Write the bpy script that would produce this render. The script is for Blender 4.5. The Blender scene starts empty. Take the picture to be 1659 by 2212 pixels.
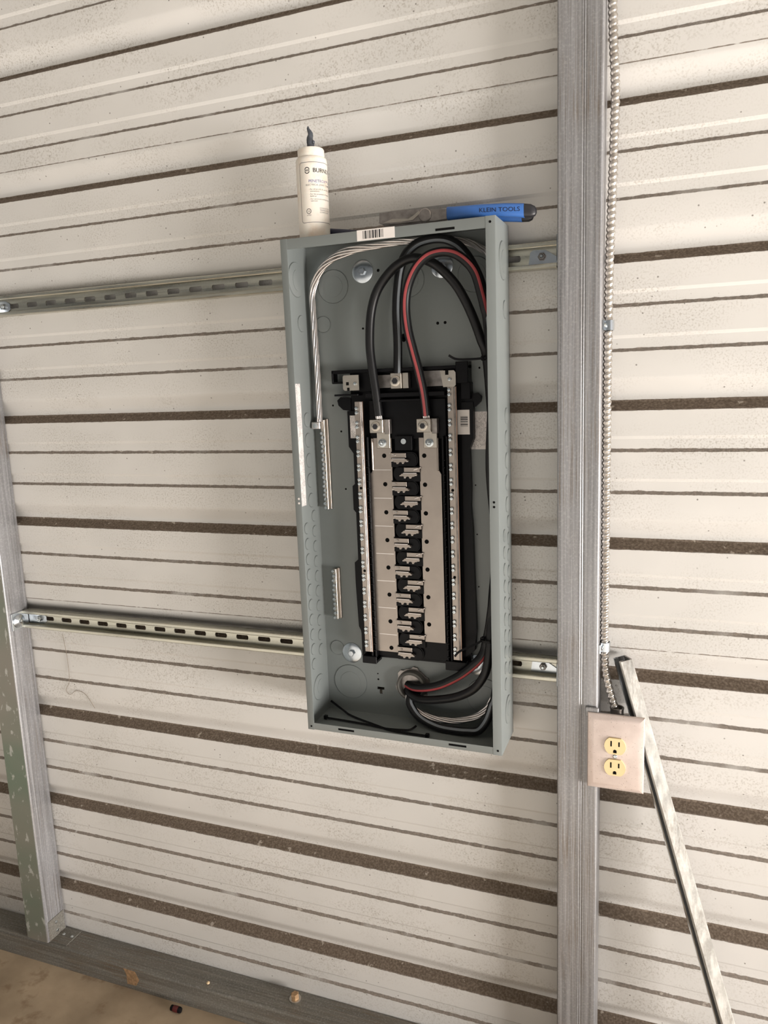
import bpy, bmesh, math, random
from mathutils import Vector, Matrix
random.seed(7)
sc = bpy.context.scene
C = sc.collection
IN = 0.0254            # the place is measured in inches; floor slab at z = -53.4 in
Z0 = 53.4
def W(p): return Vector((p[0]*IN, p[1]*IN, (p[2]+Z0)*IN))

# ------------------------------------------------------------------ camera
FPX, YAW, PITCH, ROLL = 1648.23, -0.3686, -0.1691, -0.0384
CAM = (0.9989, -50.8662, 0.338)
cam = bpy.data.cameras.new('camera'); co = bpy.data.objects.new('camera', cam); C.objects.link(co)
cam.sensor_fit = 'VERTICAL'; cam.sensor_height = 24.0; cam.sensor_width = 18.0
cam.lens = 24.0*FPX/2212.0; cam.clip_start = 0.02; cam.clip_end = 100
fw = Vector((math.sin(YAW)*math.cos(PITCH), math.cos(YAW)*math.cos(PITCH), math.sin(PITCH)))
rt = Vector((math.cos(YAW), -math.sin(YAW), 0)); up = rt.cross(fw)
r2 = rt*math.cos(ROLL)+up*math.sin(ROLL); u2 = -rt*math.sin(ROLL)+up*math.cos(ROLL)
M = Matrix((r2, u2, -fw)).transposed().to_4x4(); M.translation = W(CAM)
co.matrix_world = M
sc.camera = co

# ------------------------------------------------------------------ world, daylight through the open door, exposure
wd = bpy.data.worlds.new('world'); sc.world = wd; wd.use_nodes = True
wb = wd.node_tree.nodes['Background']; wb.inputs[0].default_value = (0.95, 0.985, 1.0, 1); wb.inputs[1].default_value = 0.15
def area(name, loc, target, sx, sy, power, col):
    l = bpy.data.lights.new(name, 'AREA'); l.shape = 'RECTANGLE'; l.size = sx; l.size_y = sy; l.energy = power; l.color = col
    o = bpy.data.objects.new(name, l); C.objects.link(o); o.location = W(loc)
    o.rotation_euler = (W(target)-W(loc)).to_track_quat('-Z', 'Y').to_euler(); return o
area('door_daylight', (130, -46, -39), (-16, 0, -14), 1.7, 0.70, 275, (1.0, 0.945, 0.90))   # open door to the right
sun = bpy.data.lights.new('sun', 'SUN'); sun.energy = 12; sun.angle = 0.01; sun.color = (1.0, 0.96, 0.93)
so = bpy.data.objects.new('sun', sun); C.objects.link(so); so.location = W((60, -300, 200))    # shines in under the roof edge, onto the slab behind the camera
so.rotation_euler = Vector((-0.22, 0.79, -0.57)).to_track_quat('-Z', 'Y').to_euler()
vs = sc.view_settings; vs.view_transform = 'Standard'; vs.look = 'None'; vs.gamma = 1.0; vs.use_curve_mapping = False; vs.exposure = -0.08

# ------------------------------------------------------------------ materials
class NT:
    def __init__(s, name):
        s.m = bpy.data.materials.new(name); s.m.use_nodes = True; s.t = s.m.node_tree
        s.b = s.t.nodes['Principled BSDF']; s.tc = None
    def n(s, t, **kw):
        x = s.t.nodes.new(t)
        for k, v in kw.items():
            if isinstance(k, str) and k.startswith('i_'): x.inputs[k[2:].replace('_', ' ')].default_value = v
            else: setattr(x, k, v)
        return x
    def l(s, a, b): s.t.links.new(a, b)
    def co(s, scale=(1, 1, 1)):
        if not s.tc: s.tc = s.n('ShaderNodeTexCoord')
        mp = s.n('ShaderNodeMapping'); mp.inputs['Scale'].default_value = scale
        s.l(s.tc.outputs['Object'], mp.inputs[0]); return mp.outputs[0]
    def noise(s, scale, detail=3, sc3=(1, 1, 1), rough=0.55):
        x = s.n('ShaderNodeTexNoise'); x.inputs['Scale'].default_value = scale; x.inputs['Detail'].default_value = detail
        x.inputs['Roughness'].default_value = rough; s.l(s.co(sc3), x.inputs['Vector']); return x.outputs['Fac']
    def ramp(s, f, a, b, c0=0.0, c1=1.0):
        x = s.n('ShaderNodeMapRange'); x.inputs[1].default_value = a; x.inputs[2].default_value = b
        x.inputs[3].default_value = c0; x.inputs[4].default_value = c1; s.l(f, x.inputs[0]); return x.outputs[0]
    def math(s, op, a, b=None):
        x = s.n('ShaderNodeMath', operation=op)
        for i, v in enumerate((a, b)):
            if v is None: continue
            if isinstance(v, (int, float)): x.inputs[i].default_value = v
            else: s.l(v, x.inputs[i])
        return x.outputs[0]
    def mix(s, f, a, b):
        x = s.n('ShaderNodeMix', data_type='RGBA')
        if isinstance(f, (int, float)): x.inputs[0].default_value = f
        else: s.l(f, x.inputs[0])
        for i, v in ((6, a), (7, b)):
            if isinstance(v, tuple): x.inputs[i].default_value = (*v, 1)
            else: s.l(v, x.inputs[i])
        return x.outputs[2]
    def bump(s, h, strength=0.2, dist=0.001):
        x = s.n('ShaderNodeBump'); x.inputs['Strength'].default_value = strength; x.inputs['Distance'].default_value = dist
        s.l(h, x.inputs['Height']); s.l(x.outputs[0], s.b.inputs['Normal'])
    def set(s, col=None, rough=None, metal=None, spec=None):
        for nm, v in (('Base Color', col), ('Roughness', rough), ('Metallic', metal), ('Specular IOR Level', spec)):
            if v is None: continue
            if isinstance(v, tuple): s.b.inputs[nm].default_value = (*v, 1)
            elif isinstance(v, (int, float)): s.b.inputs[nm].default_value = v
            else: s.l(v, s.b.inputs[nm])
        return s.m
MT = {}
def plain(name, col, rough=0.5, metal=0.0, var=0.12, scale=40, spec=0.5):
    t = NT(name); f = t.noise(scale, 4)
    d = tuple(c*(1-var) for c in col); e = tuple(min(1, c*(1+var)) for c in col)
    c = t.mix(t.ramp(f, 0.3, 0.7), d, e)
    MT[name] = t.set(c, rough, metal, spec); return MT[name]
# painted siding with dust lying on the ledges, fly specks and grime
t = NT('siding_paint')
at = t.n('ShaderNodeAttribute', attribute_name='dust').outputs['Fac']
base = t.mix(t.ramp(t.noise(3.5, 3), 0.35, 0.65), (0.585, 0.572, 0.548), (0.645, 0.628, 0.602))
grime = t.math('MULTIPLY', t.ramp(t.noise(330, 4), 0.50, 0.68), t.ramp(t.noise(5, 2, (1, 1, 2.5)), 0.42, 0.62))
base = t.mix(t.math('MULTIPLY', grime, 0.55), base, (0.27, 0.235, 0.19))
vo = t.n('ShaderNodeTexVoronoi'); vo.inputs['Scale'].default_value = 52; t.l(t.co(), vo.inputs['Vector'])
spk = t.math('MULTIPLY', t.ramp(vo.outputs['Distance'], 0.085, 0.055), t.ramp(t.noise(9, 2), 0.44, 0.52))
base = t.mix(t.math('MULTIPLY', spk, 0.75), base, (0.10, 0.085, 0.07))
dn = t.noise(70, 4)
dfac = t.ramp(t.math('ADD', at, t.ramp(dn, 0.25, 0.75, -0.33, 0.33)), 0.42, 0.62)
dcol = t.mix(t.ramp(t.noise(260, 3), 0.4, 0.7), (0.11, 0.083, 0.060), (0.21, 0.165, 0.128))
wear = t.ramp(t.noise(6, 3), 0.29, 0.42, 0.25, 1.0)
minor = t.ramp(at, 0.86, 0.9)
dcol = t.mix(t.math('MULTIPLY', t.ramp(t.noise(60, 3, (1, 1, 1)), 0.66, 0.70), 0.7), dcol, (0.45, 0.40, 0.34))
base = t.mix(t.math('MULTIPLY', dfac, t.math('MAXIMUM', minor, t.math('MULTIPLY', wear, 0.85))), base, dcol)
t.bump(t.noise(500, 3), 0.10, 0.0006)
MT['siding_paint'] = t.set(base, t.ramp(dfac, 0, 1, 0.42, 0.95), 0.0, 0.45)
def galv(name, col, streak, rough, dirt, metal=0.65):
    t = NT(name)
    a = t.noise(30, 4, streak); b = t.noise(260, 3)
    c = t.mix(t.ramp(a, 0.34, 0.66), tuple(v*0.68 for v in col), tuple(min(1, v*1.12) for v in col))
    c = t.mix(t.math('MULTIPLY', t.ramp(b, 0.5, 0.64), 0.12), c, (0.75, 0.74, 0.73))
    c = t.mix(t.math('MULTIPLY', t.math('MULTIPLY', t.ramp(t.noise(90, 5, streak), 0.5, 0.62), t.ramp(t.noise(7, 3), 0.42, 0.6)), dirt), c, (0.16, 0.115, 0.075))
    t.bump(b, 0.05, 0.0005)
    MT[name] = t.set(c, t.ramp(a, 0.3, 0.7, rough-0.08, rough+0.12), metal)
galv('galvanised_post', (0.33, 0.33, 0.34), (9, 9, 0.10), 0.45, 0.6, 0.55)
t = NT('greenish_galv')
c = t.mix(t.ramp(t.noise(2.2, 3, (1, 1, 1.5)), 0.38, 0.60), (0.145, 0.185, 0.14), (0.235, 0.215, 0.185))
c = t.mix(t.math('MULTIPLY', t.ramp(t.noise(60, 4, (1, 1, .6)), 0.60, 0.66), 0.6), c, (0.55, 0.55, 0.52))
MT['greenish_galv'] = t.set(c, 0.5, 0.2)
galv('galvanised_rail', (0.20, 0.19, 0.165), (0.12, 7, 7), 0.55, 0.8, 0.35)
galv('zinc_strut', (0.60, 0.585, 0.50), (0.15, 3, 3), 0.30, 0.3, 0.9)
galv('weathered_strut', (0.48, 0.47, 0.44), (4, 4, 0.8), 0.42, 0.3, 0.35)
plain('zinc_bright', (0.60, 0.64, 0.68), 0.24, 1.0, 0.10, 60)
plain('zinc_screw', (0.58, 0.62, 0.64), 0.25, 1.0, 0.10, 200)
plain('tin_bus', (0.37, 0.325, 0.29), 0.36, 0.95, 0.06, 30)
plain('tin_lug', (0.52, 0.48, 0.425), 0.33, 0.95, 0.10, 60)
plain('aluminium', (0.74, 0.70, 0.68), 0.28, 1.0, 0.08, 60)
plain('copper_edge', (0.42, 0.30, 0.24), 0.32, 1.0, 0.06, 40)
plain('box_paint', (0.176, 0.194, 0.191), 0.34, 0.0, 0.03, 8, 0.5)
plain('black_plastic', (0.004, 0.004, 0.005), 0.36, 0.0, 0.2, 40, 0.16)
plain('cable_jacket', (0.006, 0.006, 0.007), 0.40, 0.0, 0.25, 60, 0.35)
plain('cable_red', (0.32, 0.05, 0.055), 0.45, 0.0, 0.1)
plain('cable_grey', (0.17, 0.19, 0.21), 0.45, 0.0, 0.1)
plain('void_black', (0.004, 0.004, 0.004), 0.9, 0.0, 0.1, 40, 0.1)
plain('label_white', (0.72, 0.68, 0.65), 0.5, 0.0, 0.03)
plain('print_black', (0.02, 0.02, 0.022), 0.6)
plain('print_blue', (0.05, 0.07, 0.25), 0.6)
plain('print_grey', (0.10, 0.10, 0.11), 0.6)
plain('ivory', (0.78, 0.62, 0.34), 0.35, 0.0, 0.02)
plain('grip_blue', (0.045, 0.15, 0.46), 0.42, 0.0, 0.10, 25)
plain('grip_black', (0.014, 0.014, 0.018), 0.45)
plain('navy', (0.010, 0.012, 0.035), 0.5)
plain('tool_steel', (0.30, 0.275, 0.26), 0.33, 0.8, 0.35, 60)
plain('conduit_ring', (0.115, 0.11, 0.10), 0.45, 0.3, 0.15)
plain('grease_grey', (0.055, 0.062, 0.075), 0.42, 0.0, 0.3, 90)
plain('rusty_bolt', (0.42, 0.27, 0.15), 0.6, 0.5, 0.3, 150)
plain('thread', (0.22, 0.18, 0.14), 0.9)
plain('dark_red', (0.09, 0.012, 0.012), 0.4)
plain('pebble', (0.55, 0.42, 0.26), 0.8)
t = NT('armour_metal'); MT['armour_metal'] = t.set(t.mix(t.ramp(t.noise(120, 3), .35, .65), (0.42, 0.38, 0.34), (0.62, 0.59, 0.55)), 0.30, 0.9)
t = NT('bottle_plastic')
c = t.mix(t.ramp(t.noise(28, 4), 0.50, 0.72), (0.73, 0.685, 0.615), (0.62, 0.50, 0.39))
MT['bottle_plastic'] = t.set(c, 0.45, 0.0); t.b.inputs['Subsurface Weight'].default_value = 0.05
t = NT('plate_metal')
c = t.mix(t.ramp(t.noise(26, 4), 0.35, 0.65), (0.60, 0.505, 0.465), (0.70, 0.60, 0.555))
c = t.mix(t.math('MULTIPLY', t.ramp(t.noise(420, 3), 0.65, 0.70), 0.5), c, (0.17, 0.10, 0.07))
MT['plate_metal'] = t.set(c, 0.36, 0.35)
t = NT('tiny_print')            # paper carrying rows of print too small to read
tc = t.co(); sp = t.n('ShaderNodeSeparateXYZ'); t.l(tc, sp.inputs[0])
rows = t.math('GREATER_THAN', t.math('FRACT', t.math('MULTIPLY', sp.outputs['Z'], 1/(0.085*IN))), 0.45)
wr = t.ramp(t.noise(900, 1, (1, 1, 0.35)), 0.47, 0.5)
blk = t.ramp(t.noise(70, 1), 0.42, 0.44)
MT['tiny_print'] = t.set(t.mix(t.math('MULTIPLY', t.math('MULTIPLY', rows, wr), t.math('MULTIPLY', blk, 0.62)), (0.70, 0.66, 0.64), (0.07, 0.07, 0.07)), 0.5)
t = NT('concrete')
c = t.mix(t.ramp(t.noise(6, 5), 0.3, 0.7), (0.27, 0.205, 0.135), (0.50, 0.39, 0.27))
c = t.mix(t.math('MULTIPLY', t.ramp(t.noise(20, 5), 0.58, 0.68), 0.5), c, (0.17, 0.10, 0.05))
t.bump(t.noise(200, 4), 0.25, 0.001); MT['concrete'] = t.set(c, 0.8)
plain('pale_concrete', (0.46, 0.44, 0.40), 0.85)
plain('roof_paint', (0.45, 0.43, 0.40), 0.6)

# ------------------------------------------------------------------ mesh helpers
ORG = {}
def cat(pts, n=8):
    P = [Vector(p) for p in pts]; out = []
    for i in range(len(P)-1):
        a = P[max(i-1, 0)]; b = P[i]; c = P[i+1]; d = P[min(i+2, len(P)-1)]
        for k in range(n):
            u = k/n; out.append(0.5*((2*b)+(c-a)*u+(2*a-5*b+4*c-d)*u*u+(3*b-a-3*c+d)*u**3))
    out.append(P[-1]); return out
def frames(P):
    T = [(P[min(i+1, len(P)-1)]-P[max(i-1, 0)]).normalized() for i in range(len(P))]
    n = T[0].orthogonal().normalized(); N = [n]
    for i in range(1, len(P)):
        n = T[i-1].rotation_difference(T[i]) @ n; n = (n-T[i]*n.dot(T[i])).normalized(); N.append(n)
    return T, N, [T[i].cross(N[i]) for i in range(len(P))]
class MB:
    def __init__(s): s.v = []; s.f = []; s.at = None
    def add(s, vs, fs):
        o = len(s.v); s.v += [Vector(v) for v in vs]; s.f += [tuple(i+o for i in f) for f in fs]; return s
    def box(s, x0, x1, y0, y1, z0, z1, b=0, seg=1):
        bm = bmesh.new(); bmesh.ops.create_cube(bm, size=1)
        for v in bm.verts:
            v.co = Vector(((x0+x1)/2+v.co.x*(x1-x0), (y0+y1)/2+v.co.y*(y1-y0), (z0+z1)/2+v.co.z*(z1-z0)))
        if b: bmesh.ops.bevel(bm, geom=bm.edges[:], offset=b, segments=seg, affect='EDGES', profile=0.5)
        bm.verts.index_update(); s.add([v.co.copy() for v in bm.verts], [[v.index for v in f.verts] for f in bm.faces]); bm.free(); return s
    def prism(s, poly, axis, a0, a1):
        def P(u, w, a): return {'x': (a, u, w), 'y': (u, a, w), 'z': (u, w, a)}[axis]
        n = len(poly); vs = [P(u, w, a0) for u, w in poly]+[P(u, w, a1) for u, w in poly]
        fs = [tuple(range(n)), tuple(range(2*n-1, n-1, -1))]+[(i, (i+1) % n, n+(i+1) % n, n+i) for i in range(n)]
        return s.add(vs, fs)
    def tube(s, P, r, n=10, caps=True, rfun=None, flat=None):
        P = [Vector(p) for p in P]; T, N, B = frames(P); vs = []; fs = []
        for i, p in enumerate(P):
            for k in range(n):
                a = 2*math.pi*k/n; rr = rfun(i, a) if rfun else r
                vs.append(p+N[i]*math.cos(a)*rr+B[i]*math.sin(a)*rr*(flat or 1))
        for i in range(len(P)-1):
            for k in range(n): fs.append((i*n+k, i*n+(k+1) % n, (i+1)*n+(k+1) % n, (i+1)*n+k))
        if caps: fs += [tuple(range(n-1, -1, -1)), tuple((len(P)-1)*n+k for k in range(n))]
        return s.add(vs, fs)
    def lathe(s, prof, c, axis='z', n=24):
        vs = []; fs = []
        for r, h in prof:
            for k in range(n):
                a = 2*math.pi*k/n; u = r*math.cos(a); w = r*math.sin(a)
                vs.append({'z': (c[0]+u, c[1]+w, c[2]+h), 'y': (c[0]+u, c[1]+h, c[2]+w), 'x': (c[0]+h, c[1]+u, c[2]+w)}[axis])
        for i in range(len(prof)-1):
            for k in range(n): fs.append((i*n+k, i*n+(k+1) % n, (i+1)*n+(k+1) % n, (i+1)*n+k))
        if prof[0][0] > 1e-4: fs.append(tuple(range(n-1, -1, -1)))
        if prof[-1][0] > 1e-4: fs.append(tuple((len(prof)-1)*n+k for k in range(n)))
        return s.add(vs, fs)
    def ribbon(s, P, dirs, r, w):
        vs = []; fs = []; n = len(P); m = 5
        for i in range(n):
            T = (P[min(i+1, n-1)]-P[max(i-1, 0)]).normalized(); d = dirs[i]-T*dirs[i].dot(T); d.normalize(); b = T.cross(d)
            for k in range(m):
                a = (k/(m-1)-0.5)*w; vs.append(P[i]+(d*math.cos(a)+b*math.sin(a))*r)
        for i in range(n-1):
            for k in range(m-1): fs.append((i*m+k, i*m+k+1, (i+1)*m+k+1, (i+1)*m+k))
        return s.add(vs, fs)
    def mesh(s, name, mat, org=(0, 0, 0), smooth=40):
        me = bpy.data.meshes.new(name); o = Vector(org)
        me.from_pydata([(v-o)*IN for v in s.v], [], s.f)
        bm = bmesh.new(); bm.from_mesh(me); bmesh.ops.recalc_face_normals(bm, faces=bm.faces[:])
        if s.at is None: bmesh.ops.remove_doubles(bm, verts=bm.verts[:], dist=1e-7)
        bm.to_mesh(me); bm.free()
        if smooth:
            me.polygons.foreach_set('use_smooth', [True]*len(me.polygons)); me.set_sharp_from_angle(angle=math.radians(smooth))
        me.materials.append(MT[mat]); return me
    def build(s, name, mat, parent=None, smooth=40, org=None):
        po = ORG.get(parent.name, Vector((0, 0, 0))) if parent else None
        og = Vector(org) if org is not None else (po if parent else sum(s.v, Vector())/len(s.v))
        me = s.mesh(name, mat, og, smooth)
        return place(name, me, og, parent)
def place(name, me, loc, parent=None, rot=None):
    o = bpy.data.objects.new(name, me); C.objects.link(o); loc = Vector(loc)
    ORG[o.name] = loc
    if parent: o.parent = parent; o.location = (loc-ORG[parent.name])*IN
    else: o.location = W(loc)
    if rot: o.rotation_euler = rot
    return o
def tag(o, label, cat_, group=None, kind=None):
    if label: o['label'] = label
    if cat_: o['category'] = cat_
    if group: o['group'] = group
    if kind: o['kind'] = kind
    return o
def thing(name, label, cat_, loc, group=None, kind=None):
    o = place(name, None, loc); o.empty_display_size = 0.02
    return tag(o, label, cat_, group, kind)
def plabel(o, s): o['label'] = s; return o
def stadium(cx, cz, l, h, n=20):
    r = h/2; out = []
    for k in range(n):
        a = math.radians(-90+180*(k % (n//2))/(n//2-1)+(180 if k >= n//2 else 0))
        out.append((cx+r*math.cos(a)+((l-h)/2 if k < n//2 else -(l-h)/2), cz+r*math.sin(a)))
    return out
def text_mesh(s, size, align='LEFT'):
    cu = bpy.data.curves.new('print', 'FONT'); cu.body = s; cu.size = size; cu.align_x = align; cu.resolution_u = 3
    ob = bpy.data.objects.new('print', cu); me = bpy.data.meshes.new_from_object(ob)
    vs = [v.co.copy() for v in me.vertices]; fs = [tuple(p.vertices) for p in me.polygons]
    bpy.data.objects.remove(ob); bpy.data.curves.remove(cu); bpy.data.meshes.remove(me); return vs, fs
CV = Vector(CAM)

# ------------------------------------------------------------------ siding wall
LIP = [24.96-9*k for k in range(-2, 9)]
wall = thing('wall_back', 'cream painted corrugated steel siding wall with dusty ledges', None, (-20, 0, -53.4), kind='structure')
def profile(ztop, zbot):
    pts = [(0.0, ztop, 0.0)]
    for z in LIP:
        # upper bend, groove back, dusty ledge, lip ; dust given per profile point
        pts += [(0, z+2.12, 0), (0.05, z+1.95, 0), (0.20, z+1.72, 0), (0.52, z+1.28, 0), (0.70, z+1.00, 0), (0.74, z+0.88, 0.0), (0.75, z+0.68, 0.0), (0.75, z+0.62, 0.95), (0.73, z+0.50, 1),
                (0.66, z+0.42, 1), (0.06, z+0.04, 1), (0.0, z-0.01, 0.62), (0.0, z-0.07, 0.0)]
        for d in (2.6323, 5.3502):
            q = z-d
            pts += [(0, q+1.02, 0), (0.13, q+0.82, 0), (0.14, q+0.30, 0.0), (0.14, q+0.21, 0.5), (0.12, q+0.17, 0.84), (0.02, q+0.03, 0.84), (0.0, q-0.01, 0.5), (0, q-0.06, 0)]
    pts.append((0, zbot, 0))
    return pts
def clip(pts, zt, zb):
    out = []
    for i in range(len(pts)-1):
        a, b = pts[i], pts[i+1]
        if b[1] > zt or a[1] < zb: continue
        def at(z):
            u = (a[1]-z)/max(1e-9, a[1]-b[1]); return (a[0]+(b[0]-a[0])*u, z, a[2]+(b[2]-a[2])*u)
        s = a if a[1] <= zt else at(zt)
        if not out: out.append(s)
        out.append(b if b[1] >= zb else at(zb))
    return out
PROF = profile(46, -53.2)
def sheet(zt, zb, dy, label):
    pr = clip(PROF, zt, zb); m = MB(); m.at = []
    if zb > -50: pr = pr[:-1]+[(0, zb+.10, 0), (0, zb+.045, .70), (0, zb, .70)]      # grime caught along the lap
    xs = [-84, -60, -40, -20, 0, 30]
    for x in xs:
        for y, z, d in pr: m.v.append(Vector((x, y+dy, z))); m.at.append(d)
    n = len(pr)
    for i in range(len(xs)-1):
        for k in range(n-1): m.f.append((i*n+k, i*n+k+1, (i+1)*n+k+1, (i+1)*n+k))
    k0 = len(m.v)                       # folded lower edge gives the sheet its thickness
    me_at = list(m.at)
    for x in xs: m.v.append(Vector((x, pr[-1][0]+dy+0.04, zb))); me_at.append(0)
    for i in range(len(xs)-1): m.f.append((i*n+n-1, k0+i, k0+i+1, (i+1)*n+n-1))
    m.at = me_at
    o = m.build('siding_sheet', 'siding_paint', wall, 25)
    a = o.data.attributes.new('dust', 'FLOAT', 'POINT'); a.data.foreach_set('value', m.at)
    plabel(o, label); return o
SB, SF = 15.96+2.26, -20.04+2.26
sheet(46, SB, -0.07, 'topmost siding sheet ending above the bottle')
sheet(SB+0.8, SF, 0.0, 'middle siding sheet behind the panel')
sheet(SF+0.8, -53.2, 0.07, 'lowest siding sheet down to the base rail')
fl = MB().box(-260, 320, -40, 4, -55.4, -53.4).build('floor', 'concrete', None, 0); tag(fl, 'stained tan concrete slab at bottom left', None, kind='structure')
dw = MB().box(-260, 320, -560, -40, -55.4, -53.4).build('bounce_slab', 'pale_concrete', fl, 0)  # unseen outer slab, added pale so the sun's bounce stays neutral
ce = MB().box(-150, 160, -185, 4, 62, 63).build('unseen_roof', 'roof_paint', None, 0); tag(ce, 'unseen pale metal roof added to block light from above', None, kind='structure')  # added out of view: cuts top light, front edge places the sun patch

# ------------------------------------------------------------------ posts and base rail
def post_prof(x0, x1, y0, y1, groove=True):
    r = 0.13; P = []
    def arc(cx, cy, a0):
        for k in range(4):
            a = math.radians(a0+30*k); P.append((cx+r*math.cos(a), cy+r*math.sin(a)))
    arc(x0+r, y0+r, 180)
    if groove:
        w = x1-x0
        for f, d in ((0.20, .012), (0.27, .02), (0.55, 0.0), (0.565, .035), (0.585, .035), (0.60, 0), (0.615, .03), (0.63, .03), (0.65, 0), (0.88, .01)):
            P.append((x0+w*f, y0+d))
    arc(x1-r, y0+r, 270); arc(x1-r, y1-r, 0); arc(x0+r, y1-r, 90)
    return P
def post(x0, x1, z1, label):
    t_ = thing('steel_post', label, 'post', ((x0+x1)/2, -1.2, -51.12))
    MB().prism(post_prof(x0, x1, -2.4, -0.02), 'z', -51.12, z1).build('tube', 'galvanised_post', t_, 30)
    return t_
post_r = post(-5.95, -3.33, 45, 'tall galvanised steel post beside the flexible conduit and outlet')
post_l = post(-56.25, -53.66, 45, 'galvanised steel post at the left edge standing on base rail')
m = MB().box(-56.16, -53.76, -2.412, -2.38, -51.1, 45); plabel(m.build('stain', 'greenish_galv', post_l, 0), 'dull greenish weathered front strip')
# base rail runs along x: profile in (y, z)
rail = thing('base_rail', 'grey galvanised base rail lying along the foot of the wall', 'rail', (-30, -1.2, -53.4))
pr = [(-2.42, -53.38), (-2.42, -52.35), (-2.40, -52.30), (-2.40, -52.05), (-2.42, -52.0), (-2.42, -51.30), (-2.30, -51.16), (-0.6, -51.14), (-0.02, -51.14), (-0.02, -53.38)]
MB().prism(pr, 'x', -84, 30).build('tube', 'galvanised_rail', rail, 30)
m = MB(); m.prism([(-44.6, -52.95), (-43.6, -52.9), (-43.2, -52.2), (-43.6, -51.45), (-44.9, -51.42), (-44.6, -52.0)], 'y', -2.426, -2.42); plabel(m.build('rust_patch', 'rusty_bolt', rail, 0), 'patch of tan rust on front face')

def hexbolt(name, label, c, axis, r, h, mat, parent=None, washer=0, group=None, boss=True):
    """bolt seated at c, head growing along -y or +x"""
    s = -1 if axis == 'y' else 1
    t_ = thing(name, label, 'bolt', c, group) if parent is None else parent
    if washer: MB().lathe([(washer, 0), (washer, s*.05), (washer*.93, s*.075), (r*1.2, s*.09), (r*1.2, s*.09)], c, axis, 28).build('washer', 'zinc_bright', t_, 30)
    off = .09 if washer else 0
    c2 = (c[0], c[1]-off, c[2]) if axis == 'y' else (c[0]+off, c[1], c[2])
    MB().lathe([(r*1.15, 0), (r*1.15, s*.03), (r, s*.03), (r, s*h*.85), (r*.85, s*h)], c2, axis, 6).build('bolt_head', 'zinc_bright' if mat is None else mat, t_, 20)
    if boss: MB().lathe([(r*.5, s*h), (r*.5, s*(h+.10)), (r*.35, s*(h+.14))], c2, axis, 12).build('bolt_end', 'zinc_screw', t_, 30)
    return t_

# ------------------------------------------------------------------ strut channels
def strut(zc, xslot0, label):
    t_ = thing('strut_channel', label, 'strut', (-30, -0.4, zc))
    x0, x1 = -53.5, -6.2; th = 0.1; h = 0.8125
    yb, yf = -0.03, -0.84
    # channel body without the web: flanges and inward lips, an open profile given thickness
    for s in (1, -1):
        prof = [(yb, zc+s*(h-.62)), (yb, zc+s*(h-.05)), (yb-.05, zc+s*h), (yf+.06, zc+s*h), (yf, zc+s*(h-.06)), (yf, zc+s*(h-.25)), (yf+.04, zc+s*(h-.30)), (yf+.18, zc+s*(h-.30)),
                (yf+.18, zc+s*(h-.23)), (yf+.10, zc+s*(h-.23)), (yf+.09, zc+s*(h-.12)), (yb-.11, zc+s*(h-.10)), (yb-.09, zc+s*(h-.62))]
        plabel(MB().prism(prof, 'x', x0, x1).build('flange', 'zinc_strut', t_, 35), 'folded channel edge with inturned lip')
    # slotted web: modules with real slots
    w = MB(); half = .20
    n0 = int((x0-(xslot0-1))//2); cx = xslot0-2*math.ceil((xslot0-1-x0)/2)
    cx = xslot0-2
    def module(xa, xb, hole):
        za, zb = zc-half, zc+half
        hh = h-.10
        za, zb = zc-hh, zc+hh
        if hole is None:
            w.box(xa, xb, yb-.09, yb, za, zb); return
        n = 20; inn = stadium(hole, zc, 1.125, 0.5625, n); out = []
        for px_, pz_ in inn:
            dx, dz = px_-hole, pz_-zc; sx = (xb-xa)/2
            f = min(sx/max(1e-6, abs(dx)), hh/max(1e-6, abs(dz))); out.append((hole+dx*f, zc+dz*f))
        for ci in ((xb, zb), (xa, zb), (xa, za), (xb, za)):
            k = min(range(n), key=lambda q: (out[q][0]-ci[0])**2+(out[q][1]-ci[1])**2); out[k] = ci
        vs = []
        for yy in (yb-.09, yb):
            vs += [(x, yy, z) for x, z in inn]+[(x, yy, z) for x, z in out]
        fs = []
        for k in range(n):
            k2 = (k+1) % n
            fs += [(k, k2, n+k2, n+k), (2*n+k, 3*n+k, 3*n+k2, 2*n+k2), (k, 2*n+k, 2*n+k2, k2)]
        w.add(vs, fs)
    xs = xslot0-2; module(x0, xs+1, None) if xs-1 < x0 else module(x0, xs-1, None)
    if xs-1 >= x0: module(xs-1, xs+1, xs)
    x = xslot0
    while x+1 <= x1: module(x-1, x+1, x); x += 2
    module(x-1, x1, None)
    w.build('slotted_web', 'zinc_strut', t_, 35)
    return t_
strut(7.74, -51.13, 'slotted zinc strut channel crossing behind the panel near its top')
strut(-19.50, -51.24, 'slotted zinc strut channel crossing behind the panel near its bottom')
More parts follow.
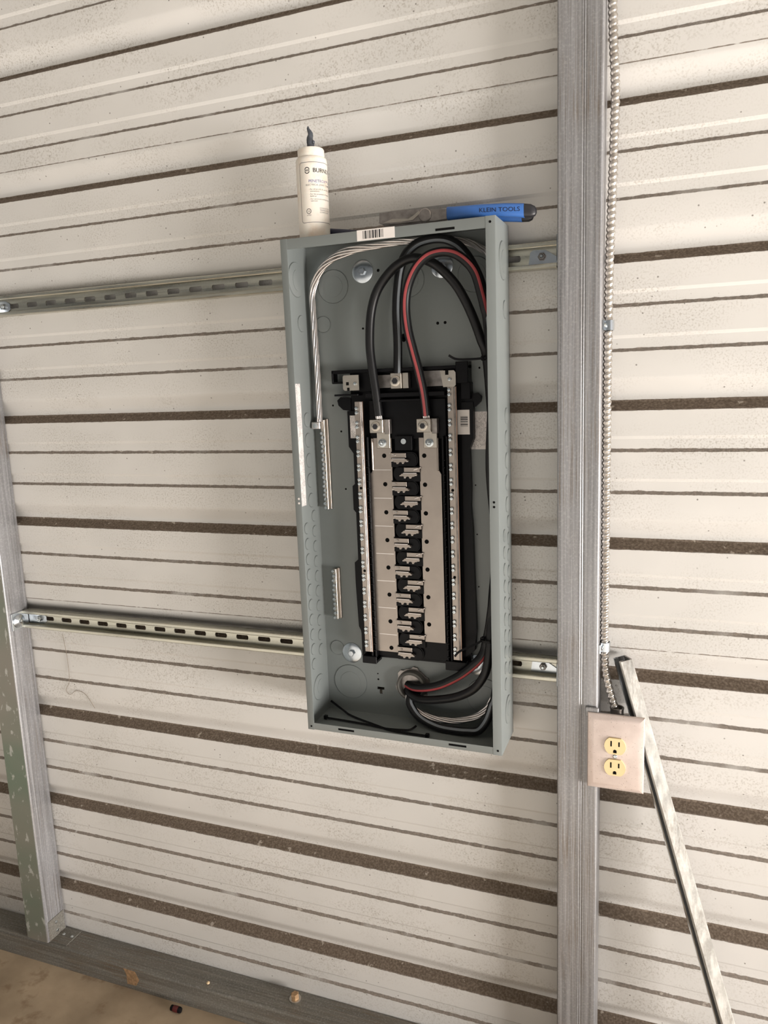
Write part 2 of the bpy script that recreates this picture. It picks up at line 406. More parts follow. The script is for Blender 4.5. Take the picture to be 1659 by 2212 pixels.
def bracket(zc, side, label, zoff):
    if side == 'r':
        t_ = thing('angle_bracket', label, 'bracket', (-6.1, -0.4, zc), 'strut end brackets')
        MB().box(-6.19, -5.97, -1.0, -0.15, zc+zoff-.82, zc+zoff+.82, .04).build('wall_leg', 'zinc_bright', t_, 30)
        poly = [(-8.05, zc-.42), (-7.95, zc+.30), (-7.75, zc+.46), (-7.0, zc+.40), (-6.22, zc-.10), (-6.22, zc-.45), (-7.9, zc-.46)]
        MB().prism(poly, 'y', -.20, -.125).build('channel_leg', 'zinc_bright', t_, 20)
        hexbolt(None, None, (-7.2, -.20, zc), 'y', .24, .20, 'tool_steel', t_)
    else:
        t_ = thing('angle_bracket', label, 'bracket', (-53.5, -0.4, zc), 'strut end brackets')
        MB().box(-53.655, -53.5, -2.08, -0.25, zc+zoff-.76, zc+zoff+.80, .03).build('wall_leg', 'zinc_bright', t_, 30)
        poly = [(-53.5, zc-.5), (-53.5, zc+.5), (-51.9, zc+.46), (-51.45, zc+.2), (-51.45, zc-.25), (-51.8, zc-.48)]
        MB().prism(poly, 'y', -.20, -.125).build('channel_leg', 'zinc_bright', t_, 20)
        MB().lathe([(.62, 0), (.60, .08), (.34, .22), (.12, .28), (0.0, .28)], (-53.5, -1.35, zc+zoff), 'x', 20).build('washer', 'zinc_bright', t_, 40)
        MB().lathe([(.20, .2), (.20, .42), (.12, .48)], (-53.5, -1.35, zc+zoff), 'x', 6).build('bolt_head', 'zinc_screw', t_, 20)
        hexbolt(None, None, (-52.15, -.20, zc), 'y', .24, .22, None, t_)
bracket(7.74, 'r', 'zinc angle bracket bolting the upper strut to the tall post', .35)
bracket(-19.50, 'r', 'zinc angle bracket bolting the lower strut to the tall post', -.25)
bracket(7.74, 'l', 'bluish zinc bracket with bolt at the left end of the upper strut', 0)
bracket(-19.50, 'l', 'zinc bracket with round washer at the left end of the lower strut', 0)

# ------------------------------------------------------------------ clip angle at the foot of the left post
t_ = thing('clip_angle', 'small steel clip angle screwed at the foot of the left post', 'bracket', (-53, -1.2, -51.1))
MB().box(-53.66, -53.60, -2.18, -0.2, -51.13, -49.1, .01).build('post_leg', 'galvanised_rail', t_, 0)
MB().box(-53.66, -51.72, -2.12, -0.08, -51.14, -51.08, .01).build('rail_leg', 'galvanised_rail', t_, 0)
for c in ((-53.6, -1.25, -49.65), (-53.6, -1.21, -50.55)): MB().lathe([(.16, 0), (.16, .05), (.10, .12), (0, .12)], c, 'x', 8).build('screw', 'zinc_screw', t_, 30)
for c in ((-53.05, -1.0, -51.08), (-52.04, -1.02, -51.08)): MB().lathe([(.16, 0), (.16, .05), (.10, .12), (0, .12)], c, 'z', 8).build('screw', 'zinc_screw', t_, 30)
# anchor bolt, pebble, cap on floor, thread
t_ = thing('anchor_bolt', 'rusty hex anchor bolt on the base rail at bottom centre', 'bolt', (-28.1, -0.9, -51.14))
MB().lathe([(.50, 0), (.50, .10), (.42, .12)], (-28.1, -.9, -51.14), 'z', 20).build('washer', 'tin_lug', t_, 30)
MB().lathe([(.36, .12), (.36, .5), (.28, .56)], (-28.1, -.9, -51.14), 'z', 6).build('bolt_head', 'rusty_bolt', t_, 20)
m = MB().lathe([(0, 0), (.14, .02), (.17, .10), (.10, .19), (0, .2)], (-36.2, -1.8, -51.14), 'z', 7); tag(m.build('pebble', 'pebble', None, 60), 'tiny tan pebble lying on the base rail', 'pebble')
t_ = thing('plastic_cap', 'small black and red plastic cap on the concrete against base rail', 'cap', (-38.7, -3.2, -53.4))
MB().lathe([(.16, -.55), (.24, -.5), (.26, .40), (.20, .5)], (-38.7, -3.25, -53.14), 'x', 14).build('body', 'black_plastic', t_, 40)
MB().lathe([(.262, -.25), (.27, -.2), (.27, .2), (.262, .25)], (-38.7, -3.25, -53.14), 'x', 14).build('band', 'dark_red', t_, 40)
m = MB().tube(cat([(-49.95, -.05, -20.9), (-49.72, -.05, -23.0), (-49.76, -.05, -25.2), (-50.26, -.05, -26.17), (-49.83, -.05, -26.57), (-49.08, -.05, -26.13), (-48.06, -.05, -26.36), (-47.17, -.05, -27.58)], 6), .022, 5)
tag(m.build('hanging_thread', 'thread', None, 60), 'thin brown thread dangling on siding below the lower strut', 'thread')

# ------------------------------------------------------------------ electrical panel
BX0, BX1, BZ0, BZ1, YF, YB = -23.47, -9.21, -24.32, 9.71, -4.5, -0.85
PN = thing('electrical_panel', 'open grey-green steel breaker panel with bare bus bars and cables', 'electrical panel', (-16.34, -0.85, -24.32))
TH = .06
# back plate with its T-shaped keyhole left open
bk = MB(); yb0, yb1 = YB-.0, YB+TH
hx0, hx1, hs0, hs1, hz0, hzm, hz1 = -19.40, -18.83, -19.22, -19.00, -22.62, -22.28, -22.08
for a in ((BX0, hx0, BZ0, BZ1), (hx1, BX1, BZ0, BZ1), (hx0, hx1, hz1, BZ1), (hx0, hx1, BZ0, hz0), (hx0, hs0, hz0, hzm), (hs1, hx1, hz0, hzm)):
    bk.box(a[0], a[1], yb0, yb1, a[2], a[3])
back = bk.build('back_plate', 'box_paint', PN, 0)
def lprof(pts): return pts
# sides: L-shaped folded sheet with front lip and rounded fold
def side_v(x0, s, lip, name):
    r = .05; P = [(x0, YB+TH), (x0, YF+r), (x0+s*r*.3, YF+r*.3), (x0+s*r, YF), (x0+s*lip, YF), (x0+s*lip, YF+TH), (x0+s*TH, YF+TH), (x0+s*TH, YB)]
    return MB().prism(P, 'z', BZ0, BZ1).build(name, 'box_paint', PN, 30)
left = side_v(BX0, 1, .50, 'left_side'); right = side_v(BX1, -1, .60, 'right_side')
def side_h(z0, s, lip, name):
    r = .05; x0, x1 = BX0+.03, BX1-.03
    y = YF+.012
    P = [(YB+TH, z0), (y+r, z0), (y+r*.3, z0+s*r*.3), (y, z0+s*r), (y, z0+s*lip), (y+TH, z0+s*lip), (y+TH, z0+s*TH), (YB, z0+s*TH)]
    return MB().prism(P, 'x', x0, x1).build(name, 'box_paint', PN, 30)
top = side_h(BZ1, -1, .66, 'top_side'); bot = side_h(BZ0, 1, .52, 'bottom_side')
def kmesh(r, h=.05, n=24): return MB().lathe([(r+.03, 0), (r+.025, h*.5), (r+.012, h*.5), (r, -.01), (r-.012, h), (r-.03, h), (0.0, h)], (0, 0, 0), 'x', n).mesh('knockout', 'box_paint', (0, 0, 0), 35)
KM = {r: kmesh(r) for r in (1.15, .72, .80, .55, .50, .40, 1.12, 1.32, .95)}
def ko_x(x, y, z, r, par): place('knockout', KM[r], (x, y, z), par)
def ko_y(x, z, r, par, y=YB): place('knockout', KM[r], (x, y, z), par, (0, 0, -math.pi/2))
for x, par in ((BX0+TH, left), (BX1, right)):
    ko_x(x, -2.60, 7.38, 1.15, par); ko_x(x+.02, -2.45, 7.35, .72, par)
    ko_x(x, -2.15, 4.50, .55, par)
    for i in range(5): ko_x(x, -2.08, -2.12-1.435*i, .50, par)
    for i in range(10): ko_x(x, -1.80, -9.05-1.125*i, .40, par)
    for i in range(10): ko_x(x, -3.05, -9.75-1.125*i, .40, par)
    ko_x(x, -2.45, -21.9, .95, par); ko_x(x+.02, -2.3, -21.9, .55, par)
for cx in (-21.44, -15.95, -11.4): ko_y(cx, 6.95, 1.12, back); ko_y(cx, 6.95, .72, back, YB-.02)
ko_y(-22.33, 4.45, .55, back); ko_y(-22.5, -19.3, .55, back)
for cx in (-21.53, -11.2): ko_y(cx, -21.9, 1.32, back); ko_y(cx, -21.9, .80, back, YB-.02)
def dot(par, c, r, mat='void_black', name='screw_hole', axis='y', d=.012):
    s = -1 if axis == 'y' else 1
    return MB().lathe([(r, 0), (r, s*d), (0.0, s*d)], c, axis, 14).build(name, mat, par, 30)
for x, z, r in ((-18.07, 7.75, .10), (-19.35, 4.0, .075), (-13.98, 4.03, .10), (-13.47, 4.04, .10), (-16.4, 3.3, .19), (-16.4, 3.08, .14), (-21.35, -3.05, .07), (-21.2, -7.2, .07), (-11.2, 1.0, .07),
                 (-19.28, -21.49, .07), (-19.30, -21.05, .05), (-11.6, -6.8, .05), (-11.55, -10.2, .05), (-11.5, -13.9, .05), (-21.9, -1.2, .07)):
    dot(back, (x, YB, z), r)
for x, z in ((-9.53, 9.37), (-9.49, -24.0), (-9.52, -7.35), (-9.52, -7.65)): dot(right, (x, YF, z), .075)
dot(left, (-23.18, YF, -24.06), .07)
for z in (-7.39, -7.70): dot(left, (-23.15, YF, z), .075, 'label_white', 'white_dot')  # plain white discs on the left lip
def lipslot(par, x0, x1, z, h=.07):
    MB().box(x0, x1, YF+.0, YF+.03, z-h, z+h, .0).build('slot', 'void_black', par, 0)
lipslot(top, -12.89, -11.69, 9.24); lipslot(bot, -21.05, -19.83, -24.02); lipslot(bot, -12.86, -11.64, -24.02)
for x in (-12.3, -20.45, -12.25): pass
# stickers
def sticker(name, lab, x0, x1, y, z0, z1, mat, par):
    return plabel(MB().box(x0, x1, y-.012, y, z0, z1).build(name, mat, par, 0), lab)
bc = sticker('barcode_sticker', 'white barcode sticker on the top lip', -18.02, -15.50, YF+.012, 9.08, BZ1+.015, 'label_white', top)
m = MB().box(-18.02, -15.5, YF+.012, -3.6, BZ1, BZ1+.012); m.build('folded_part', 'label_white', bc, 0)
def bars(par, x0, x1, y, z0, z1, n, vertical=True):
    m = MB(); rnd = random.Random(3); u = 0; L = (x1-x0) if vertical else (z1-z0); tot = []
    while u < L:
        w = rnd.choice((1, 1, 2, 3))*L/n; g = rnd.choice((1, 1, 2))*L/n
        if u+w > L: break
        if vertical: m.box(x0+u, x0+u+w, y-.004, y, z0, z1)
        else: m.box(x0, x1, y-.004, y, z0+u, z0+u+w)
        u += w+g
    m.build('barcode', 'print_black', par, 0)
bars(bc, -17.62, -16.2, YF, 9.18, 9.66, 46)
sk = MB().box(BX0+TH, BX0+TH+.012, -3.66, -2.90, -8.08, 0.42).build('instruction_sticker', 'tiny_print', left, 0); plabel(sk, 'narrow white printed sticker on the inner left side')
s2 = sticker('instruction_sticker', 'white printed sticker on the back right of the bus bars', -11.87, -10.72, YB, -4.37, -1.86, 'tiny_print', back)

# ---- plastic interior base
PB = MB()
PB.box(-20.35, -12.05, -1.15, YB-.05, -19.6, 1.15)
base = PB.build('interior_base', 'black_plastic', PN, 0)
def bp(name, *a, mat='black_plastic', par=None, b=.03, lab=None):
    o = MB().box(*a, b).build(name, mat, par or base, 30)
    if lab: plabel(o, lab)
    return o
bp('top_beam', -21.5, -11.72, -1.75, -.95, .98, 1.22); bp('top_beam', -21.5, -20.7, -1.7, -1.0, .30, .45); bp('top_beam', -21.5, -21.38, -1.75, -.95, .34, 1.2)
bp('beam_block', -12.55, -11.72, -1.9, -.9, .05, 1.45); bp('beam_block', -20.0, -18.3, -1.55, -.95, -.3, 1.1); bp('beam_block', -12.3, -11.65, -1.6, -.9, -1.0, .1)
bp('ledge', -21.3, -19.5, -1.9, -1.1, -.55, -.42); bp('ledge', -18.9, -13.3, -2.0, -1.1, -.72, -.42); bp('ledge', -18.0, -14.6, -2.15, -1.1, -1.02, -.86)
bp('rear_cover', -18.9, -13.4, -1.45, -1.1, -3.6, -.9); bp('center_block', -17.0, -15.75, -1.75, -1.1, -4.35, -3.35)
for s, cx in ((-1, -20.35), (1, -12.05)):
    P = [(cx, -.72), (cx+s*.75, -.62), (cx+s*1.02, -.85), (cx+s*.95, -1.2), (cx+s*.6, -1.52), (cx, -1.6)]
    MB().prism(P, 'y', -1.25, YB).build('ear', 'black_plastic', base, 20)
# side cheeks with stepped outline
P = [(-20.35, -1.6), (-20.6, -1.6), (-20.6, -4.1), (-20.25, -4.6), (-20.2, -6.7), (-20.45, -6.9), (-20.45, -8.6), (-20.2, -8.9), (-20.2, -12.2), (-20.55, -12.5), (-20.55, -14.0), (-20.45, -17.3), (-20.3, -17.6), (-20.1, -19.0), (-19.6, -19.2), (-19.6, -1.6)]
MB().prism(P, 'y', -1.35, YB-.02).build('cheek', 'black_plastic', base, 20)
P = [(-12.35, -1.2), (-11.55, -1.2), (-11.55, -3.6), (-11.85, -4.3), (-11.8, -6.9), (-11.85, -8.2), (-11.75, -9.6), (-11.7, -12.5), (-11.6, -16.9), (-11.75, -18.4), (-12.4, -18.9)]
MB().prism(P, 'y', -1.35, YB-.02).build('cheek', 'black_plastic', base, 20)
# rails beside the neutral bars, with wire teeth
for x0, x1 in ((-19.30, -19.18), (-19.02, -18.90), (-13.60, -13.48), (-13.32, -13.2)):
    bp('rail', x0, x1, -1.9, -1.1, -19.65, -3.4, b=.015)
bp('rail_foot', -20.0, -18.9, -2.0, -.9, -19.85, -19.3); bp('rail_foot', -13.7, -12.2, -2.0, -.9, -19.75, -19.1)
bp('bottom_apron', -18.9, -13.5, -1.45, -.9, -19.35, -17.9)
TE = MB().box(-.09, .09, -.05, .05, -.03, .03, .01).mesh('wire_tooth', 'black_plastic', (0, 0, 0), 0)
for i in range(29):
    z = -5.0-.494*i
    place('wire_tooth', TE, (-18.98, -1.93, z), base); place('wire_tooth', TE, (-13.48, -1.93, z), base)
# ---- bus bars
YU = -1.5
def hole_col(par, x, n):
    for i in range(n): dot(par, (x, YU-.09, -4.72-1.99*i), .155, 'void_black', 'bus_hole')
Pl = [(-18.72, -3.5), (-17.30, -3.5), (-17.30, -18.95), (-18.92, -18.95), (-18.92, -6.0), (-18.72, -5.7)]
busl = plabel(MB().prism(Pl, 'y', YU-.09, YU).build('bus_bar', 'tin_bus', PN, 20), 'left tin-plated bus bar')
Pr = [(-15.30, -3.5), (-13.95, -3.5), (-13.95, -5.7), (-13.78, -6.0), (-13.78, -17.95), (-15.30, -17.95)]
busr = plabel(MB().prism(Pr, 'y', YU-.09, YU).build('bus_bar', 'tin_bus', PN, 20), 'right tin-plated bus bar')
hole_col(busl, -17.86, 8); hole_col(busr, -14.95, 7)
dot(base, (-14.55, -1.45, -18.6), .16, 'black_plastic', 'boss')
for par, x0, x1 in ((busl, -18.78, -18.64), (busr, -14.03, -13.89)): MB().box(x0, x1, YU-.22, YU-.05, -5.75, -3.5, .04).build('raised_edge', 'tin_bus', par, 30)
for i in range(7): MB().box(-18.75, -17.4, YU-.094, YU-.088, -5.71-1.99*i-.02, -5.71-1.99*i+.02).build('score_line', 'aluminium', busl, 0)
# ---- plug-on stabs between the bars
def stab(i, side):
    z = -4.70-1.99*i-(0 if side < 0 else .99); par = busl if side < 0 else busr
    s = 1 if side < 0 else -1
    xe = -17.34 if side < 0 else -15.26
    # round-ended insulator under the jaw
    cx = xe+s*1.0; D = []
    for k in range(9):
        a = math.radians(-90+180*k/8); D.append((cx+s*(.50+.45*math.cos(a)), z-.28+.52*math.sin(a)))
    D += [(xe, z+.24), (xe, z-.80)]
    MB().prism(D, 'y', -1.62, -1.1).build('insulator', 'black_plastic', base, 25)
    D2 = [((x-cx-s*.3)*.88+cx+s*.3, (zz-z+.28)*.86+z-.28) for x, zz in D[:9]]+[(cx, z+.12), (cx, z-.66)]
    MB().prism(D2, 'y', -1.68, -1.3).build('insulator_rim', 'black_plastic', base, 25)
    t0, t1 = sorted((xe, xe+s*1.12)); 
    g = MB().box(t0, t1, -1.78, -1.70, z-.14, z+.17, .01).build('stab', 'tin_bus', par, 20)
    MB().tube([(xe-s*.06, -1.66, z+.16), (xe+s*.40, -1.83, z+.02)], .055, 8).build('stab_rib', 'aluminium', g, 60)
    MB().box(t0+(.16 if s > 0 else 0), t1-(0 if s > 0 else .16), -1.98, -1.80, z-.21, z-.17, .0).build('stab_fold', 'aluminium', g, 0)
    u0 = xe+s*.14; q = [(0, 0), (1.14, 0), (1.28, -.12), (1.20, -.19), (1.04, -.17), (.96, -.27), (.84, -.29), (.78, -.20), (.62, -.20), (.56, -.29), (.42, -.31), (.36, -.22), (.20, -.20), (.10, -.12), (-.02, -.12)]
    MB().prism([(u0+s*u*.94, z-.22+w) for u, w in q], 'y', -1.99, -1.84).build('stab_jaw', 'tin_bus', g, 20)
    for tu, tw in ((.48, -.30), (.90, -.285), (1.24, -.15), (.06, -.12)):
        MB().tube([(u0+s*(tu-.07)*.94, -2.0, z-.22+tw), (u0+s*(tu+.07)*.94, -2.0, z-.22+tw)], .032, 6).build('stab_tooth', 'aluminium', g, 60)
    MB().prism([(u0+s*(u*.94+.02), z-.24+w*.8) for u, w in q], 'y', -1.84, -1.72).build('stab_jaw', 'tin_bus', g, 20)
for i in range(8): stab(i, -1)
for i in range(7): stab(i, 1)
dot(base, (-16.34, -1.76, -3.72), .19, 'zinc_screw', 'screw', d=.06)
# ---- lugs
def hexscrew(par, c, r):
    MB().lathe([(r, 0), (r, -.10), (r*.86, -.13), (r*.62, -.13)], c, 'y', 22).build('lug_screw', 'tin_lug', par, 35)
    MB().lathe([(r*.6, -.125), (r*.6, -.134), (0, -.134)], c, 'y', 6).build('hex_socket', 'grip_black', par, 20)
def lug(x0, x1, z0, z1, y0, y1, sc_r, lab):
    o = MB().box(x0, x1, y0, y1, z0, z1, .03).build('lug', 'tin_lug', PN, 30); plabel(o, lab)
    hexscrew(o, ((x0+x1)/2-.03, y0, (z0+z1)/2), sc_r); return o
for x0, b, lab in ((-18.60, busl, 'left main lug block'), (-15.22, busr, 'right main lug block')):
    lg = lug(x0, x0+.96, -3.10, -2.20, -2.25, -1.55, .33, lab)
    MB().box(x0+.96, x0+1.34, -1.95, -1.5, -3.2, -2.2, .02).build('lug_side', 'tool_steel', lg, 0)
    MB().box(x0+.30, x0+1.26, -1.76, -1.6, -4.20, -3.0, .03).build('lug_strap', 'tin_lug', lg, 30)
    MB().lathe([(.29, 0), (.29, -.05), (.22, -.07)], (x0+.72, -1.76, -3.82), 'y', 20).build('nut_washer', 'zinc_screw', lg, 30)
    MB().lathe([(.19, -.06), (.19, -.22), (.16, -.25)], (x0+.72, -1.76, -3.82), 'y', 6).build('nut', 'zinc_screw', lg, 20)
    MB().lathe([(.10, -.2), (.10, -.42), (.06, -.46)], (x0+.72, -1.76, -3.82), 'y', 12).build('stud', 'zinc_screw', lg, 40)
nl = lug(-17.08, -16.30, -.16, .88, -1.95, -1.2, .36, 'neutral lug block at the top centre')
MB().box(-16.28, -15.86, -1.75, -1.3, -.16, .88, .02).build('lug_side', 'tin_lug', nl, 0)
MB().box(-18.4, -17.1, -1.42, -1.2, -.1, .80, .02).build('neutral_strap', 'tool_steel', nl, 0)
MB().box(-15.1, -13.5, -1.42, -1.2, -.1, .95, .02).build('neutral_strap', 'tool_steel', nl, 0)
# ---- neutral bars
SCR = MB().lathe([(.135, 0), (.135, -.07), (.105, -.115), (.05, -.12), (.04, -.085), (0, -.085)], (0, 0, 0), 'y', 12).mesh('terminal_screw', 'zinc_screw', (0, 0, 0), 35)
def nbar(xc, z1, z0, z_first, n, lab, hole):
    o = plabel(MB().box(xc-.24, xc+.20, -2.02, -1.75, z0, z1, .02).build('neutral_bar', 'tin_bus', PN, 30), lab)
    MB().box(xc+.20, xc+.30, -2.02, -1.78, z0, z1, .02).build('bar_flange', 'tool_steel', o, 0)
    MB().box(xc+.31, xc+.36, -2.0, -1.85, z0, z1, .0).build('bar_edge', 'copper_edge', o, 0)
    for i in range(n):
        z = z_first-.987*i
        for dz in (0, -.30): place('terminal_screw', SCR, (xc-.10, -2.02, z+dz), o)
    for z in hole: dot(o, (xc-.02, -2.02, z), .10, 'void_black', 'bar_hole')
    return o
nbL = nbar(-19.50, -0.95, -18.95, -1.40, 18, 'left neutral bar with paired terminal screws', (-6.95, -12.9))
nbR = nbar(-12.86, -0.15, -18.95, -0.35, 19, 'right neutral bar with paired terminal screws', (-7.0, -13.0))
def clip_plate(P, c_scr, lab):
    o = plabel(MB().prism(P, 'y', -2.06, -1.98).build('neutral_clip', 'tin_lug', PN, 20), lab)
    place('terminal_screw', SCR, (c_scr[0], -2.06, c_scr[1]), o); return o
cl = clip_plate([(-20.52, -.08), (-20.52, .76), (-20.44, .86), (-19.34, .86), (-19.34, -.18), (-20.40, -.18)], (-19.60, .28), 'left bent neutral clip with square hole')
MB().box(-20.28, -20.08, -2.07, -2.05, .18, .40).build('square_hole', 'void_black', cl, 0); MB().box(-20.22, -20.04, -2.07, -2.05, -.19, .02).build('square_hole', 'void_black', cl, 0)
cr = clip_plate([(-13.35, -.16), (-13.55, .90), (-12.62, .90), (-12.50, .76), (-12.50, -.04), (-12.62, -.16)], (-12.90, .33), 'right bent neutral clip with notch')
MB().box(-13.2, -12.98, -2.075, -2.05, .62, .91).build('notch', 'void_black', cr, 0)
# ---- stickers on the base
s3 = sticker('rating_sticker', 'white printed sticker left of the left neutral bar', -20.42, -19.78, -1.35, -3.50, -1.92, 'tiny_print', base)
s4 = sticker('barcode_sticker', 'white barcode sticker right of the right neutral bar', -12.62, -11.80, -1.36, -3.33, -1.70, 'label_white', base)
bars(s4, -12.42, -11.92, -1.372, -2.8, -2.1, 34, False)
# ---- ground bars
def gbar(x, z1, z0, n, lab, big):
    o = plabel(MB().box(x-.13, x+.16, -1.28, YB, z0, z1, .02).build('ground_bar', 'tin_lug', PN, 30), lab)
    MB().box(x+.16, x+.32, -1.05, YB, z0, z1+.05, .02).build('bar_flange', 'tin_bus', o, 30)
    zs = z1-(.95 if big else .15)
    st = (zs-z0-.12)/(n-1)
    for i in range(n):
        place('terminal_screw', SCR, (x-.06+.05*(i % 2), -1.28, zs-st*i), o)
    if big:
        b = MB().box(x-.62, x+.02, -1.75, -1.2, z1-.62, z1-.14, .03).build('ground_lug', 'aluminium', o, 30)
        dot(b, (x-.30, -1.75, z1-.38), .19, 'zinc_screw', 'lug_screw', d=.05)
    return o
gbar(-22.62, -2.18, -8.65, 18, 'upper ground bar with lug and bare wire', True)
gbar(-22.28, -13.1, -16.92, 11, 'short lower ground bar with screws', False)

# ------------------------------------------------------------------ mounting bolts and conduit bushing (held by the box)
for c, lab in (((-19.2, YB, 7.77), 'domed fender washer and hex bolt at upper left inside the panel'), ((-13.6, YB, 7.66), 'fender washer and bolt half hidden behind the looped cables'),
               ((-21.30, YB, -19.60), 'shiny fender washer and hex bolt at lower left inside the panel'), ((-11.80, YB, -19.62), 'shiny fender washer half hidden behind the red striped cable')):
    hexbolt('mounting_bolt', lab, c, 'y', .24, .20, None, None, .76, 'bolts fixing the panel to the struts', False)
t_ = thing('conduit_bushing', 'round metal conduit bushing with lugs in the panel bottom', 'bushing', (-16.55, YB, -21.55))
c = (-16.55, YB, -21.55)
MB().lathe([(1.12, 0), (1.12, -.42), (1.08, -.58), (.98, -.63), (.88, -.58), (.86, -.3), (.86, -.02)], c, 'y', 40).build('collar', 'conduit_ring', t_, 40)
MB().lathe([(.87, -.012), (.87, -.02), (0, -.02)], c, 'y', 32).build('opening', 'void_black', t_, 0)
P = []
for k in range(48):
    r = 1.34 if (k % 8) in (0, 1, 2) else 1.20
    a = 2*math.pi*k/48+.2; P.append((c[0]+r*math.cos(a), c[2]+r*math.sin(a)))
MB().prism(P, 'y', YB-.14, YB).build('locknut', 'tool_steel', t_, 20)

# ------------------------------------------------------------------ cables
RC = .30
def cable(label, pts, stripe=None, side=None, w=.75):
    P = cat(pts, 7)
    t_ = thing('power_cable', label, 'cable', pts[0])
    MB().tube(P, RC, 14).build('jacket', 'cable_jacket', t_, 60)
    if stripe:
        dirs = []
        for i, p in enumerate(P):
            d = (CV-p).normalized(); T = (P[min(i+1, len(P)-1)]-P[max(i-1, 0)]).normalized()
            d = (d-T*d.dot(T)).normalized(); dirs.append(Matrix.Rotation(side(i/len(P), p), 3, T) @ d)
        MB().ribbon(P, dirs, RC+.006, w).build('stripe', stripe, t_, 60)
    e = P[0]; d = (P[0]-P[3]).normalized()
    m = MB()
    for k in range(7):
        a = 2*math.pi*k/7; o = Vector((math.cos(a)*.17, math.sin(a)*.17, 0)); m.tube([e-d*.05+o, e+d*.22+o], .075, 6)
    m.build('bare_end', 'aluminium', t_, 60)
    return t_
cable('black cable looping from the left main lug to the right side', [(-18.02, -1.9, -1.95), (-18.12, -1.98, -.55), (-18.29, -2.06, 1.17), (-18.38, -2.14, 2.87), (-18.18, -2.21, 4.82), (-17.67, -2.27, 6.23), (-16.76, -2.32, 7.3), (-15.88, -2.37, 7.88), (-15.06, -2.37, 8.08), (-14.17, -2.32, 7.87), (-13.39, -2.27, 7.39), (-12.44, -2.21, 6.4), (-11.8, -2.12, 5.34), (-11.26, -2.01, 4.1), (-10.81, -1.91, 2.76), (-10.47, -1.8, 1.52), (-10.2, -1.75, -2.5), (-9.9, -1.75, -9), (-10.25, -2.2, -14.5),
       (-10.36, -2.55, -17.2), (-10.51, -2.66, -18.62), (-10.81, -2.69, -19.63), (-11.52, -2.63, -20.64), (-12.68, -2.43, -21.41), (-14.11, -2.15, -21.93), (-15.6, -1.85, -22.25), (-16.6, -1.35, -22.2), (-16.95, -.95, -21.95)])
cable('black cable with a red stripe looping to the right main lug', [(-14.62, -1.9, -2.0), (-14.71, -2.06, -.55), (-14.93, -2.22, .84), (-15.25, -2.38, 2.31), (-15.51, -2.54, 3.67), (-15.56, -2.7, 5.09), (-15.31, -2.86, 6.28), (-14.71, -3.02, 7.33), (-13.92, -3.1, 7.98), (-13.02, -3.1, 8.17), (-12.15, -3.1, 8.0), (-11.4, -3.1, 7.48), (-10.85, -3.04, 6.73), (-10.51, -2.96, 5.54), (-10.31, -2.88, 4.62), (-10.15, -2.8, 3.7), (-9.95, -2.6, 0), (-10.2, -2.5, -5.5), (-9.85, -2.4, -11), (-10.35, -2.3, -15.5),
       (-10.72, -2.2, -17.4), (-10.93, -2.3, -18.19), (-11.35, -2.4, -18.79), (-12.08, -2.3, -19.51), (-12.92, -2.2, -20.17), (-14.14, -2.0, -20.91), (-15.28, -1.75, -21.35), (-16.3, -1.35, -21.6), (-16.95, -.95, -21.6)], 'cable_red', lambda f, p: -.3 if p.z > 4 or f < .3 else (2.4 if p.z > -16 else -.75), .62)
cable('black cable with a grey stripe from the top neutral lug', [(-16.62, -1.7, .85), (-16.56, -1.64, 2.79), (-16.6, -1.59, 4.76), (-16.51, -1.53, 6.21), (-16.25, -1.53, 7.63), (-15.77, -1.59, 8.53), (-15.01, -1.64, 9.07), (-14.02, -1.7, 9.25), (-13.07, -1.84, 9.13), (-12.25, -1.99, 8.71), (-11.64, -2.13, 8.08), (-11.09, -2.26, 7.2), (-10.69, -2.37, 6.33), (-10.34, -2.6, 5.2), (-10.0, -2.9, 3.5), (-9.7, -3.3, 0), (-9.65, -3.3, -10), (-9.7, -3.1, -18),
       (-10.0, -2.8, -20.8), (-10.33, -2.4, -21.81), (-10.72, -2.48, -22.94), (-11.3, -2.56, -23.72), (-12.11, -2.56, -23.9), (-13.15, -2.48, -23.98), (-14.2, -2.4, -23.95), (-15.19, -2.2, -23.75), (-15.87, -2.0, -23.45), (-16.32, -1.85, -23.0), (-16.6, -1.6, -22.6), (-16.7, -.95, -22.05)], 'cable_grey', lambda f, p: .35, .6)
BP = cat([(-22.72, -1.45, -2.3), (-22.74, -1.35, -.5), (-22.76, -1.3, 1.04), (-22.81, -1.3, 3.13), (-22.85, -1.3, 5.19), (-22.84, -1.32, 6.51), (-22.51, -1.4, 7.38), (-21.85, -1.48, 8.22), (-20.85, -1.56, 8.81), (-19.54, -1.6, 9.12), (-18.01, -1.6, 9.22), (-16.42, -1.55, 9.3), (-15.07, -1.3, 9.3), (-13.34, -1.2, 9.24), (-11.86, -1.3, 8.95), (-10.89, -1.5, 8.45), (-10.2, -1.6, 7.7), (-9.75, -1.3, 4.5), (-9.6, -1.25, -3), (-9.6, -1.25, -12), (-9.75, -1.4, -19), (-10.41, -1.8, -21.56),
          (-11.14, -1.9, -22.64), (-12.13, -2.0, -23.2), (-13.36, -2.0, -23.5), (-14.71, -1.95, -23.5), (-15.72, -1.8, -23.3), (-16.52, -1.65, -22.9), (-16.75, -1.45, -22.45), (-16.8, -.95, -21.9)], 9)
bw = thing('ground_wire', 'bare stranded aluminium ground wire bent around the panel top left', 'wire', (-22.72, -1.4, -2.2))
T, N, B = frames(BP); S = 0; ss = [0]
for i in range(1, len(BP)): S += (BP[i]-BP[i-1]).length; ss.append(S)
